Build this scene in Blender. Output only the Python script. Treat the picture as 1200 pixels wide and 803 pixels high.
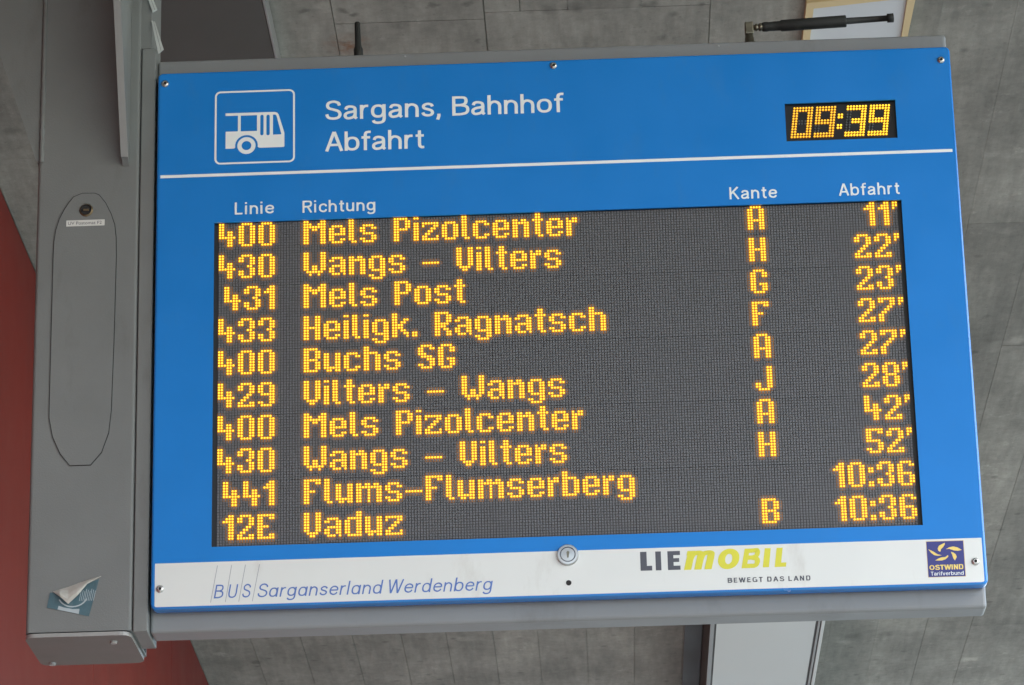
import bpy, bmesh, math, random
from mathutils import Vector, Matrix
random.seed(7)
S = bpy.context.scene
for o in list(bpy.data.objects): bpy.data.objects.remove(o)
COL = S.collection

# ------------------------------------------------------------------ camera, sky, sun, exposure
cd = bpy.data.cameras.new('camera'); cam = bpy.data.objects.new('camera', cd); COL.objects.link(cam)
cd.sensor_width = 36.0; cd.lens = 118.9585; cd.clip_start = 0.05; cd.clip_end = 500
right = Vector((0.99919766, 0.03327856, -0.02228413)); down = Vector((-0.03226229, 0.33910681, -0.94019451))
fwd = Vector((-0.02373162, 0.94015909, 0.33990837))
mw = Matrix.Identity(4)
for i in range(3):
    mw[i][0] = right[i]; mw[i][1] = -down[i]; mw[i][2] = -fwd[i]
mw[0][3], mw[1][3], mw[2][3] = 0.0659332, -6.66149156, -2.33830546
cam.matrix_world = mw
S.camera = cam
SUN_EL, SUN_AZ = math.radians(42), math.radians(128)
w = bpy.data.worlds.new('World'); S.world = w; w.use_nodes = True
nt = w.node_tree; nt.nodes.clear()
sky = nt.nodes.new('ShaderNodeTexSky'); sky.sky_type = 'NISHITA'; sky.sun_disc = False
sky.sun_elevation = SUN_EL; sky.sun_rotation = SUN_AZ; sky.air_density = 1.0; sky.dust_density = 1.6; sky.ozone_density = 1.6
bg = nt.nodes.new('ShaderNodeBackground'); bg.inputs[1].default_value = 0.15
wo = nt.nodes.new('ShaderNodeOutputWorld')
nt.links.new(sky.outputs[0], bg.inputs[0]); nt.links.new(bg.outputs[0], wo.inputs[0])
sl = bpy.data.lights.new('sun', 'SUN'); sl.energy = 1.5; sl.angle = math.radians(11); sl.color = (1.0, 0.985, 0.88)
sun = bpy.data.objects.new('sun', sl); COL.objects.link(sun)
sdir = Vector((math.sin(SUN_AZ)*math.cos(SUN_EL), math.cos(SUN_AZ)*math.cos(SUN_EL), math.sin(SUN_EL)))
sun.rotation_euler = (-sdir).to_track_quat('-Z', 'Y').to_euler(); sun.location = (5, -8, 8)
S.view_settings.view_transform = 'Standard'; S.view_settings.look = 'None'
S.view_settings.exposure = 2.05; S.view_settings.gamma = 1.0
S.render.engine = 'CYCLES'
S.cycles.max_bounces = 8; S.cycles.diffuse_bounces = 5; S.cycles.glossy_bounces = 4
S.cycles.sample_clamp_indirect = 6.0

# ------------------------------------------------------------------ helpers
def link(o, parent=None):
    COL.objects.link(o)
    if parent is not None: o.parent = parent
    return o
def mesh_obj(name, bm, mats, parent=None, smooth=False):
    me = bpy.data.meshes.new(name); bm.normal_update(); bm.to_mesh(me); bm.free()
    for m in (mats if isinstance(mats, (list, tuple)) else [mats]): me.materials.append(m)
    if smooth:
        for p in me.polygons: p.use_smooth = True
    return link(bpy.data.objects.new(name, me), parent)
def thing(name, label, cat, loc=(0, 0, 0), group=None):
    o = bpy.data.objects.new(name, None); o.empty_display_size = .05; COL.objects.link(o)
    o.location = loc; o['label'] = label; o['category'] = cat
    if group: o['group'] = group
    return o
def box(bm, x0, x1, y0, y1, z0, z1, bev=0, seg=2, mi=0):
    r = bmesh.ops.create_cube(bm, size=1); vs = r['verts']
    for v in vs:
        v.co = Vector(((x0+x1)/2 + v.co.x*(x1-x0), (y0+y1)/2 + v.co.y*(y1-y0), (z0+z1)/2 + v.co.z*(z1-z0)))
    fs = set(f for v in vs for f in v.link_faces)
    for f in fs: f.material_index = mi
    if bev:
        es = set(e for v in vs for e in v.link_edges)
        bmesh.ops.bevel(bm, geom=list(es), offset=bev, segments=seg, profile=.5, affect='EDGES')
    return bm
def bx(name, mat, parent, *a, **k):
    return mesh_obj(name, box(bmesh.new(), *a, **k), mat, parent)
def prism(bm, pts, axis, a0, a1, mi=0):
    """extrude a 2D polygon along axis ('X','Y','Z') from a0 to a1"""
    def P(u, v, a):
        return {'Y': (u, a, v), 'X': (a, u, v), 'Z': (u, v, a)}[axis]
    A = [bm.verts.new(P(u, v, a0)) for u, v in pts]; B = [bm.verts.new(P(u, v, a1)) for u, v in pts]
    fs = [bm.faces.new(A), bm.faces.new(B[::-1])]
    n = len(pts)
    for i in range(n): fs.append(bm.faces.new((A[i], B[i], B[(i+1) % n], A[(i+1) % n])))
    for f in fs: f.material_index = mi
    bmesh.ops.recalc_face_normals(bm, faces=fs)
    return bm
def rrect(x0, x1, z0, z1, r, n=5):
    pts = []
    for cx, cz, a0 in ((x1-r, z1-r, 0), (x0+r, z1-r, 90), (x0+r, z0+r, 180), (x1-r, z0+r, 270)):
        for i in range(n+1):
            a = math.radians(a0 + 90*i/n); pts.append((cx + r*math.cos(a), cz + r*math.sin(a)))
    return pts
def circle(cx, cz, r, n=32):
    return [(cx + r*math.cos(2*math.pi*i/n), cz + r*math.sin(2*math.pi*i/n)) for i in range(n)]
def flat(name, loops, mat, parent, y, t=0.00015, bevel=0, loc=(0, 0, 0)):
    """filled 2D shape with holes in the XZ plane, front surface facing -Y, half thickness t, centred on y"""
    cu = bpy.data.curves.new(name, 'CURVE'); cu.dimensions = '2D'; cu.fill_mode = 'BOTH'; cu.extrude = t
    if bevel: cu.bevel_depth = bevel; cu.bevel_resolution = 3; cu.offset = -bevel
    for L in loops:
        sp = cu.splines.new('POLY'); sp.points.add(len(L)-1); sp.use_cyclic_u = True
        for p, (a, b) in zip(sp.points, L): p.co = (a, b, 0, 1)
    tmp = bpy.data.objects.new('tmp', cu)
    me = bpy.data.meshes.new_from_object(tmp); bpy.data.objects.remove(tmp); bpy.data.curves.remove(cu)
    me.name = name
    me.transform(Matrix.Translation((0, y, 0)) @ Matrix.Rotation(math.pi/2, 4, 'X'))
    me.materials.clear(); me.materials.append(mat)
    o = bpy.data.objects.new(name, me); o.location = loc
    return link(o, parent)
def text_mesh(s, off=0.0, shear=0.0, spacing=1.0):
    cu = bpy.data.curves.new('t', 'FONT'); cu.body = s; cu.offset = off; cu.shear = shear; cu.space_character = spacing
    cu.extrude = 0.0; cu.resolution_u = 6
    tmp = bpy.data.objects.new('tmp', cu); me = bpy.data.meshes.new_from_object(tmp)
    bpy.data.objects.remove(tmp); bpy.data.curves.remove(cu)
    return me
def ext(me):
    xs = [v.co.x for v in me.vertices]; ys = [v.co.y for v in me.vertices]
    return min(xs), max(xs), min(ys), max(ys)
def text(name, s, mat, parent, x0, x1, base, cap, y, off=0.0, shear=0.0, spacing=1.0, bbox=None):
    """flat lettering: x0..x1 wide, baseline and cap height given (or bbox = (z0, z1))"""
    me = text_mesh(s, off, shear, spacing); a, b, c, d = ext(me)
    h = text_mesh('H', off); _, _, hc, hd = ext(h); bpy.data.meshes.remove(h)
    sx = (x1-x0)/(b-a)
    for v in me.vertices:
        x = x0 + (v.co.x-a)*sx
        z = base + (v.co.y-hc)*cap/(hd-hc) if bbox is None else bbox[0] + (v.co.y-c)*(bbox[1]-bbox[0])/(d-c)
        v.co = (x, y, z)
    me.name = name; me.materials.clear(); me.materials.append(mat)
    # make it face the viewer and give it the thickness of vinyl film
    bm = bmesh.new(); bm.from_mesh(me)
    for f in bm.faces:
        f.normal_update()
    if bm.faces and sum(f.normal.y*f.calc_area() for f in bm.faces) > 0: bmesh.ops.reverse_faces(bm, faces=bm.faces[:])
    r = bmesh.ops.extrude_face_region(bm, geom=bm.faces[:])
    for e in r['geom']:
        if isinstance(e, bmesh.types.BMVert): e.co.y -= 0.0002
    bm.to_mesh(me); bm.free()
    return link(bpy.data.objects.new(name, me), parent)

# ------------------------------------------------------------------ materials
def newmat(name):
    m = bpy.data.materials.new(name); m.use_nodes = True
    return m, m.node_tree, m.node_tree.nodes['Principled BSDF']
def paint(name, col, rough=.4, var=.06, bump=.0, scale=14, spec=.5, metal=0, dirt=None, streak=0):
    m, nt, b = newmat(name); N = nt.nodes; L = nt.links
    b.inputs['Roughness'].default_value = rough; b.inputs['Metallic'].default_value = metal
    b.inputs['Specular IOR Level'].default_value = spec
    tc = N.new('ShaderNodeTexCoord')
    n1 = N.new('ShaderNodeTexNoise'); n1.inputs['Scale'].default_value = scale; n1.inputs['Detail'].default_value = 6
    L.new(tc.outputs['Object'], n1.inputs['Vector'])
    n2 = N.new('ShaderNodeTexNoise'); n2.inputs['Scale'].default_value = scale*.16; n2.inputs['Detail'].default_value = 3
    L.new(tc.outputs['Object'], n2.inputs['Vector'])
    mx = N.new('ShaderNodeMath'); mx.operation = 'ADD'; L.new(n1.outputs[0], mx.inputs[0]); L.new(n2.outputs[0], mx.inputs[1])
    rg = N.new('ShaderNodeMapRange'); rg.inputs[1].default_value = .6; rg.inputs[2].default_value = 1.4
    rg.inputs[3].default_value = 1-var; rg.inputs[4].default_value = 1+var; L.new(mx.outputs[0], rg.inputs[0])
    mul = N.new('ShaderNodeVectorMath'); mul.operation = 'SCALE'; mul.inputs[0].default_value = col[:3]
    L.new(rg.outputs[0], mul.inputs['Scale'])
    out = mul.outputs[0]
    if dirt:
        nd = N.new('ShaderNodeTexNoise'); nd.inputs['Scale'].default_value = dirt[1]; nd.inputs['Detail'].default_value = 9
        nd.inputs['Roughness'].default_value = .7
        mp = N.new('ShaderNodeMapping'); mp.inputs['Scale'].default_value = (1, 1, .35)
        L.new(tc.outputs['Object'], mp.inputs[0]); L.new(mp.outputs[0], nd.inputs['Vector'])
        cr = N.new('ShaderNodeValToRGB'); cr.color_ramp.elements[0].position = .56; cr.color_ramp.elements[1].position = .8
        L.new(nd.outputs[0], cr.inputs[0])
        f = N.new('ShaderNodeMath'); f.operation = 'MULTIPLY'; f.inputs[1].default_value = dirt[2]; L.new(cr.outputs[0], f.inputs[0])
        mm = N.new('ShaderNodeMix'); mm.data_type = 'RGBA'; L.new(f.outputs[0], mm.inputs['Factor'])
        L.new(out, mm.inputs['A']); mm.inputs['B'].default_value = (*dirt[0], 1); out = mm.outputs['Result']
    L.new(out, b.inputs['Base Color'])
    rr = N.new('ShaderNodeMapRange'); rr.inputs[1].default_value = .3; rr.inputs[2].default_value = .7
    rr.inputs[3].default_value = max(0, rough-.06); rr.inputs[4].default_value = min(1, rough+.08)
    L.new(n1.outputs[0], rr.inputs[0]); L.new(rr.outputs[0], b.inputs['Roughness'])
    if bump:
        nb = N.new('ShaderNodeTexNoise'); nb.inputs['Scale'].default_value = 350; nb.inputs['Detail'].default_value = 2
        L.new(tc.outputs['Object'], nb.inputs['Vector'])
        bp = N.new('ShaderNodeBump'); bp.inputs['Strength'].default_value = bump; bp.inputs['Distance'].default_value = .001
        L.new(nb.outputs[0], bp.inputs['Height']); L.new(bp.outputs[0], b.inputs['Normal'])
    return m
def emit(name, col, strength):
    m, nt, b = newmat(name)
    b.inputs['Base Color'].default_value = (.25, .12, .02, 1); b.inputs['Roughness'].default_value = .3
    b.inputs['Emission Color'].default_value = (*col, 1); b.inputs['Emission Strength'].default_value = strength
    m.cycles.emission_sampling = 'NONE'
    return m
M = {}
M['blue'] = paint('blue_sheet_paint', (.0025, .185, .570), .40, .06, .03, 9, .38, dirt=((.05, .20, .46), 16, .30))
M['blue_edge'] = paint('blue_lid_gloss', (.0025, .182, .565), .20, .05, 0, 9, .6)
M['blue_edge'].node_tree.nodes['Principled BSDF'].inputs['Coat Weight'].default_value = .45
M['blue_edge'].node_tree.nodes['Principled BSDF'].inputs['Coat Roughness'].default_value = .12
M['white'] = paint('white_vinyl', (.66, .69, .665), .42, .03, .0, 8, .4, dirt=((.40, .38, .33), 9, .55))
M['letter'] = paint('white_lettering_film', (.77, .82, .81), .5, .03)
M['grey'] = paint('grey_housing_paint', (.208, .223, .228), .48, .06, .15, 7, .4, dirt=((.10, .10, .095), 6, .5))
M['postgrey'] = paint('grey_post_paint', (.168, .180, .176), .55, .11, .35, 7, .35, dirt=((.105, .105, .095), 11, .6))
M['pale'] = paint('pale_grey_metal', (.34, .36, .36), .5, .10, .1, 20)
M['capgrey'] = paint('end_cap_paint', (.150, .146, .136), .55, .10, .2, 12, .35, dirt=((.12, .12, .11), 9, .6))
M['caplit'] = paint('end_cap_lit_edge', (.27, .275, .265), .5, .12, .1, 20)  # paler rim: the light it catches is put into the colour
M['dark'] = paint('black_plastic', (.018, .018, .020), .5, .1)
M['rubber'] = paint('black_rubber', (.022, .024, .023), .6, .2, .1, 40, .3, dirt=((.08, .07, .06), 30, .5))
M['seal'] = paint('joint_line_black', (.02, .02, .02), .8, .1)
M['screen'] = paint('led_mask', (.050, .051, .053), .6, .1)
M['bump'] = paint('unlit_led_lens', (.128, .133, .141), .45, .05, .0, 30, .5)
M['clockface'] = paint('black_clock_face', (.012, .012, .013), .35, .1)
M['unlit'] = paint('unlit_clock_led', (.10, .12, .13), .35, .1)
M['steel'] = paint('stainless_steel', (.55, .54, .51), .28, .1, 0, 60, .5, 1)
M['lock'] = paint('brushed_lock_face', (.46, .46, .45), .36, .15, 0, 60, .5, .95)
M['brass'] = paint('dull_nickel', (.20, .19, .15), .45, .3, 0, 60, .5, 1, dirt=((.06, .05, .03), 60, .8))
M['bronze'] = paint('old_bronze_lock', (.16, .12, .07), .45, .3, 0, 60, .5, .7)
M['red'] = paint('red_wall_coating', (.165, .0165, .0100), .5, .10, .1, 2.5, .2, dirt=((.10, .022, .018), 3, .5))
M['duct'] = paint('light_grey_duct_paint', (.53, .545, .52), .5, .05, .1, 3)
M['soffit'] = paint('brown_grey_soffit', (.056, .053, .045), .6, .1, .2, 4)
M['ductshade'] = paint('duct_shade_dark', (.055, .050, .045), .6, .15, .1, 3)  # shade on the duct sides and beside it, put into the colour
M['cleat'] = paint('worn_pale_cleat', (.42, .45, .44), .5, .15, .1, 30)
M['capedge'] = paint('fin_edge_paint', (.235, .245, .240), .5, .1, .1, 20)
M['trim'] = paint('grey_trim_edge', (.24, .24, .23), .5, .1)
M['board'] = paint('white_board', (.55, .57, .58), .5, .03, 0, 4)
M['yellow'] = paint('pale_yellow_frame', (.60, .46, .24), .6, .06, 0, 10)
M['navy'] = paint('navy_print', (.030, .035, .19), .45, .05)
M['gold'] = paint('pale_gold_print', (.75, .58, .16), .5, .05)
M['skylet'] = paint('blue_lettering_print', (.085, .17, .46), .5, .05)
M['greyhair'] = paint('thin_grey_print', (.28, .30, .34), .5, .05)
M['charcoal'] = paint('charcoal_print', (.07, .075, .095), .5, .05)
M['lime'] = paint('lime_yellow_print', (.62, .60, .045), .5, .05)
M['teal'] = paint('faded_teal_print', (.055, .115, .14), .5, .30, 0, 60, dirt=((.20, .24, .24), 30, .6))
M['stickerlight'] = paint('sticker_pale_print', (.36, .42, .44), .5, .1)
M['cream'] = paint('sticker_paper_back', (.42, .42, .38), .8, .12, 0, 60)
M['labelwhite'] = paint('label_tape', (.60, .61, .58), .5, .05)
M['core'] = emit('amber_led_core', (1.0, .66, .038), .56)
M['halo'] = emit('amber_led_lens', (1.0, .40, .012), .26)
M['haze'] = emit('amber_haze_glow', (1.0, .27, .006), .10)  # painted orange haze: the mask cells glow round the lit LEDs
M['haze2'] = emit('amber_haze_glow_faint', (1.0, .24, .014), .034)
M['coredim'] = emit('amber_led_core_dim', (1.0, .58, .04), .38)
M['halodim'] = emit('amber_led_lens_dim', (1.0, .34, .008), .17)

SPOTS = [(-0.654, 1.258, 1.462, 0.019, 0.6), (-0.602, 1.243, 1.463, 0.031, 1.35), (-0.524, 1.287, 1.461, 0.016, 0.55), (-0.548, 1.261, 1.462, 0.017, 0.6), (-0.323, 1.254, 1.462, 0.02, 0.55), (-0.225, 1.252, 1.462, 0.017, 0.6), (-0.067, 1.496, 1.454, 0.014, 0.65), (-0.217, 1.465, 1.455, 0.013, 0.65), (-0.026, 1.295, 1.461, 0.031, 0.75), (0.045, 1.291, 1.461, 0.031, 0.7), (0.274, 1.478, 1.454, 0.016, 0.7), (0.315, 1.481, 1.454, 0.013, 0.7), (0.24, 1.286, 1.461, 0.022, 0.6), (0.377, 1.297, 1.461, 0.013, 0.6), (-0.57, 1.444, 1.455, 0.014, 0.6), (-0.411, 1.358, 1.459, 0.022, 0.8), (1.218, 2.291, 1.425, 0.025, 1.3), (1.376, 3.78, 1.372, 0.051, 1.3), (1.441, 3.734, 1.374, 0.039, 1.35), (1.323, 2.843, 1.406, 0.031, 1.3), (1.311, 3.827, 1.371, 0.023, 0.6), (-0.497, 6.853, 1.263, 0.042, 1.35), (1.51, 5.636, 1.306, 0.026, 1.2), (1.624, 7.382, 1.244, 0.037, 1.4), (1.108, 6.995, 1.258, 0.043, 0.75), (1.248, 6.973, 1.259, 0.036, 0.75), (1.078, 7.077, 1.255, 0.035, 1.35), (-1.387, 7.104, 1.254, 0.028, 0.6), (-1.527, 2.017, 1.435, 0.019, 0.6), (-1.52, 1.907, 1.439, 0.028, 0.7)]
def concrete(name, base, streak_axis=1):
    m, nt, b = newmat(name); N = nt.nodes; L = nt.links
    tc = N.new('ShaderNodeTexCoord'); oi = N.new('ShaderNodeObjectInfo')
    geo = N.new('ShaderNodeNewGeometry')
    def noise(scale, detail, vec, rough=.55):
        n = N.new('ShaderNodeTexNoise'); n.inputs['Scale'].default_value = scale; n.inputs['Detail'].default_value = detail
        n.inputs['Roughness'].default_value = rough; L.new(vec, n.inputs['Vector']); return n.outputs[0]
    def mapr(v, a, b_, c, d):
        r = N.new('ShaderNodeMapRange'); r.inputs[1].default_value = a; r.inputs[2].default_value = b_
        r.inputs[3].default_value = c; r.inputs[4].default_value = d; L.new(v, r.inputs[0]); return r.outputs[0]
    def mul(a, b_):
        n = N.new('ShaderNodeMath'); n.operation = 'MULTIPLY'; L.new(a, n.inputs[0]); L.new(b_, n.inputs[1]); return n.outputs[0]
    P = geo.outputs['Position']
    mp = N.new('ShaderNodeMapping'); mp.inputs['Scale'].default_value = (1, .12, 1); L.new(P, mp.inputs[0])
    mp2 = N.new('ShaderNodeMapping'); mp2.inputs['Scale'].default_value = (1, .3, 1); L.new(P, mp2.inputs[0])
    grain = mapr(noise(38, 6, mp.outputs[0]), .3, .7, .86, 1.12)
    blot = mul(mapr(noise(1.6, 6, P, .6), .3, .7, .72, 1.24), mapr(noise(5, 7, mp2.outputs[0], .65), .3, .7, .78, 1.20))
    fine = mapr(noise(30, 8, P, .75), .25, .75, .80, 1.18)
    rnd = mapr(oi.outputs['Random'], 0, 1, .86, 1.13)
    # pale lime bloom patches and dark pores
    bl = noise(5.5, 8, P, .75); bloom = mapr(bl, .60, .74, 1.0, 1.55)
    vo = N.new('ShaderNodeTexVoronoi'); vo.inputs['Scale'].default_value = 9; L.new(P, vo.inputs['Vector'])
    pore = mapr(vo.outputs['Distance'], .04, .16, .70, 1.0)
    vo2 = N.new('ShaderNodeTexVoronoi'); vo2.inputs['Scale'].default_value = 34; L.new(P, vo2.inputs['Vector'])
    pore2 = mapr(vo2.outputs['Distance'], .06, .16, .80, 1.0)
    v = mul(mul(mul(grain, blot), mul(fine, rnd)), mul(bloom, mul(pore, pore2)))
    sc = N.new('ShaderNodeVectorMath'); sc.operation = 'SCALE'; sc.inputs[0].default_value = base; L.new(v, sc.inputs['Scale'])
    # patches, smudges and ridges left on this ceiling
    wn = N.new('ShaderNodeTexNoise'); wn.inputs['Scale'].default_value = 26; wn.inputs['Detail'].default_value = 4; L.new(P, wn.inputs['Vector'])
    wv = N.new('ShaderNodeVectorMath'); wv.operation = 'MULTIPLY_ADD'; L.new(wn.outputs['Color'], wv.inputs[0]); wv.inputs[1].default_value = (.05, .05, .05); wv.inputs[2].default_value = (-.025, -.025, -.025)
    wp = N.new('ShaderNodeVectorMath'); wp.operation = 'ADD'; L.new(P, wp.inputs[0]); L.new(wv.outputs[0], wp.inputs[1])
    for (sx_, sy_, sz_, sr_, sv_) in SPOTS:
        dd = N.new('ShaderNodeVectorMath'); dd.operation = 'DISTANCE'; L.new(wp.outputs[0], dd.inputs[0]); dd.inputs[1].default_value = (sx_, sy_, sz_)
        v = mul(v, mapr(dd.outputs['Value'], sr_*.45, sr_*1.15, sv_, 1.0))
    sc = N.new('ShaderNodeVectorMath'); sc.operation = 'SCALE'; sc.inputs[0].default_value = base; L.new(v, sc.inputs['Scale'])
    # rust runs
    dist = N.new('ShaderNodeVectorMath'); dist.operation = 'DISTANCE'; L.new(P, dist.inputs[0]); dist.inputs[1].default_value = (-.555, 1.455, 1.44)
    mask = mapr(dist.outputs['Value'], .0, .075, 1.0, 0.0)
    rn = mapr(noise(22, 5, P, .7), .40, .62, 0, 1)
    rf = mul(mask, rn)
    mm = N.new('ShaderNodeMix'); mm.data_type = 'RGBA'; L.new(rf, mm.inputs['Factor']); L.new(sc.outputs[0], mm.inputs['A'])
    mm.inputs['B'].default_value = (.20, .085, .035, 1)
    L.new(mm.outputs['Result'], b.inputs['Base Color'])
    b.inputs['Roughness'].default_value = .75; b.inputs['Specular IOR Level'].default_value = .3
    bp = N.new('ShaderNodeBump'); bp.inputs['Strength'].default_value = .5; bp.inputs['Distance'].default_value = .004
    L.new(mul(mul(grain, fine), mul(bloom, pore)), bp.inputs['Height']); L.new(bp.outputs[0], b.inputs['Normal'])
    return m
M['concrete'] = concrete('board_marked_concrete', (.236, .229, .199))
M['ground'] = concrete('pale_paving', (.265, .29, .275))

# ------------------------------------------------------------------ sans-serif letters drawn as strokes
def cr(pts, n=6):
    """smooth curve through the points"""
    P_ = [Vector(p) for p in pts]; Q = [2*P_[0]-P_[1]] + P_ + [2*P_[-1]-P_[-2]]; out = []
    for i in range(1, len(Q)-2):
        for k in range(n):
            t = k/n; a, b, c, d = Q[i-1], Q[i], Q[i+1], Q[i+2]
            out.append(.5*((2*b) + (c-a)*t + (2*a-5*b+4*c-d)*t*t + (3*b-a-3*c+d)*t**3))
    out.append(P_[-1]); return out
def el(cx, cy, rx, ry, a0=0, a1=360, n=28, e=2.35):
    o = []
    for i in range(n+1):
        a = math.radians(a0 + (a1-a0)*i/n); c, s_ = math.cos(a), math.sin(a)
        o.append(Vector((cx + rx*math.copysign(abs(c)**(2/e), c), cy + ry*math.copysign(abs(s_)**(2/e), s_))))
    return o
def ln(*p): return [Vector(q) for q in p]
def letters(t, xh, italic=False):
    h = t/2; k = xh/.72; Y = lambda v: v*k
    top = xh-h; arch = lambda x0=.065, x1=.47: cr([(x0, Y(.42)), (x0+.055, Y(.58)), ((x0+x1)/2, top), (x1-.05, Y(.58)), (x1, Y(.43)), (x1, Y(.2)), (x1, 0)])
    D_ = {}
    D_['S'] = (.66, [cr([(.575, .73), (.52, .87), (.345, 1-h), (.17, .88), (.115, .74), (.175, .60), (.345, .525), (.525, .44), (.595, .28), (.53, .115), (.345, h), (.15, .12), (.08, .29)])])
    D_['B'] = (.66, [ln((.065, 0), (.065, 1)), ln((.065, 1-h), (.33, 1-h)), cr([(.33, 1-h), (.49, .90), (.54, .755), (.49, .60), (.33, .535)]), ln((.065, .535), (.33, .535)),
                     cr([(.33, .535), (.54, .46), (.60, .30), (.54, .13), (.33, h)]), ln((.065, h), (.33, h))])
    D_['A'] = (.68, [ln((.045, 0), (.335, 1)), ln((.345, 1), (.635, 0)), ln((.15, .32), (.53, .32))])
    D_['L'] = (.54, [ln((.065, 0), (.065, 1)), ln((.065, h), (.50, h))])
    D_['R'] = (.66, [ln((.065, 0), (.065, 1)), ln((.065, 1-h), (.34, 1-h)), cr([(.34, 1-h), (.52, .90), (.57, .735), (.52, .57), (.34, .50)]), ln((.065, .50), (.34, .50)), ln((.34, .50), (.59, 0))])
    D_['K'] = (.65, [ln((.065, 0), (.065, 1)), ln((.56, 1), (.09, .44)), ln((.24, .60), (.60, 0))])
    D_['U'] = (.70, [cr([(.08, 1), (.08, .6), (.08, .33), (.15, .12), (.34, h), (.53, .12), (.60, .33), (.60, .6), (.60, 1)])])
    D_['W'] = (.95, [ln((.04, 1), (.24, 0)), ln((.25, 0), (.45, 1)), ln((.46, 1), (.66, 0)), ln((.67, 0), (.89, 1))])
    D_['l'] = (.19, [ln((.065, 0), (.065, 1))])
    D_['i'] = (.19, [ln((.065, 0), (.065, xh)), ln((.065, .865), (.065, 1))])
    D_['n'] = (.57, [ln((.065, 0), (.065, xh)), arch()])
    D_['h'] = (.57, [ln((.065, 0), (.065, 1)), arch()])
    D_['u'] = (.57, [ln((.47, 0), (.47, xh)), cr([(.065, xh), (.065, Y(.4)), (.065, Y(.26)), (.115, Y(.12)), (.25, h), (.40, Y(.12)), (.47, Y(.28))])])
    D_['r'] = (.37, [ln((.065, 0), (.065, xh)), cr([(.065, Y(.38)), (.105, Y(.56)), (.20, top-.005), (.325, top+.005)])])
    D_['o'] = (.60, [el(.285, xh/2, .228, xh/2-h)])
    D_['b'] = (.60, [ln((.065, 0), (.065, 1)), el(.300, xh/2, .222, xh/2-h)])
    D_['d'] = (.60, [ln((.50, 0), (.50, 1)), el(.270, xh/2, .215, xh/2-h)])
    D_['g'] = (.60, [el(.270, Y(.375), .215, xh-h-Y(.375)), cr([(.50, xh), (.50, Y(.3)), (.50, -.03), (.44, -.18), (.27, -.23), (.13, -.19), (.08, -.10)])])
    D_['c'] = (.54, [cr([(.49, Y(.48)), (.44, Y(.61)), (.29, top), (.12, Y(.57)), (.07, Y(.36)), (.12, Y(.15)), (.29, h), (.44, Y(.11)), (.495, Y(.24))])])
    D_['e'] = (.58, [ln((.07, Y(.385)), (.52, Y(.385))), cr([(.515, Y(.385)), (.475, Y(.57)), (.295, top), (.12, Y(.57)), (.065, Y(.36)), (.12, Y(.15)), (.30, h), (.44, Y(.11)), (.50, Y(.22))])])
    D_['s'] = (.51, [cr([(.43, Y(.52)), (.38, Y(.62)), (.245, top), (.12, Y(.61)), (.085, Y(.52)), (.13, Y(.43)), (.255, Y(.375)), (.385, Y(.31)), (.43, Y(.20)), (.38, Y(.10)), (.25, h), (.11, Y(.11)), (.055, Y(.22))])])
    D_['t'] = (.36, [cr([(.16, .92), (.16, .6), (.16, .26), (.175, .13), (.24, h), (.345, h+.005)]), ln((.01, xh-h), (.335, xh-h))])
    D_['f'] = (.34, [cr([(.15, 0), (.15, .5), (.15, .78), (.18, .90), (.27, 1-h), (.365, 1-h-.005)]), ln((.0, xh-h), (.34, xh-h))])
    D_['a'] = (.57, [cr([(.09, Y(.51)), (.135, Y(.62)), (.26, top), (.41, Y(.61)), (.455, Y(.49)), (.455, Y(.30)), (.455, Y(.10)), (.52, .03)]),
                     cr([(.455, Y(.425)), (.36, Y(.385)), (.20, Y(.35)), (.085, Y(.27)), (.075, Y(.14)), (.15, h-.005), (.27, h), (.39, Y(.12)), (.455, Y(.24))])])
    if italic: D_['a'] = (.60, [ln((.50, 0), (.50, xh)), el(.270, xh/2, .215, xh/2-h)])
    D_['E'] = (.56, [ln((h, 0), (h, 1)), ln((h, 1-h), (.50, 1-h)), ln((h, .53), (.46, .53)), ln((h, h), (.52, h))])
    D_['T'] = (.58, [ln((.28, 0), (.28, 1)), ln((0, 1-h), (.56, 1-h))])
    D_['I'] = (.08+t, [ln((h, 0), (h, 1))])
    D_['N'] = (.68, [ln((h, 0), (h, 1)), ln((.62-h, 0), (.62-h, 1)), ln((h, 1), (.62-h, 0))])
    D_['D'] = (.68, [ln((h, 0), (h, 1)), ln((h, 1-h), (.30, 1-h)), cr([(.30, 1-h), (.49, .88), (.64-h, .5), (.49, .12), (.30, h)]), ln((h, h), (.30, h))])
    D_['O'] = (.78, [el(.375, .5, .375-h, .5-h, e=2.1)])
    D_['G'] = (.72, [cr([(.60, .83), (.40, 1-h), (.15, .85), (h, .5), (.15, .15), (.40, h), (.63, .13), (.63, .30), (.63, .44)]), ln((.42, .44), (.63+h, .44))])
    D_['v'] = (.52, [ln((.04, xh), (.235, 0)), ln((.245, 0), (.45, xh))])
    D_['m'] = (.92, [ln((.12, 0), (.12, 1)), ln((-.02, 1-h), (.12, 1-h)), cr([(.12, .55), (.17, .80), (.30, 1-h), (.42, .86), (.45, .70), (.45, .3), (.45, 0)]),
                     cr([(.45, .55), (.50, .80), (.63, 1-h), (.75, .86), (.78, .70), (.78, .3), (.78, 0)])])
    D_[','] = (.24, [ln((.10, .13), (.10, 0)), ln((.10, .02), (.05, -.17))])
    return D_
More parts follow.
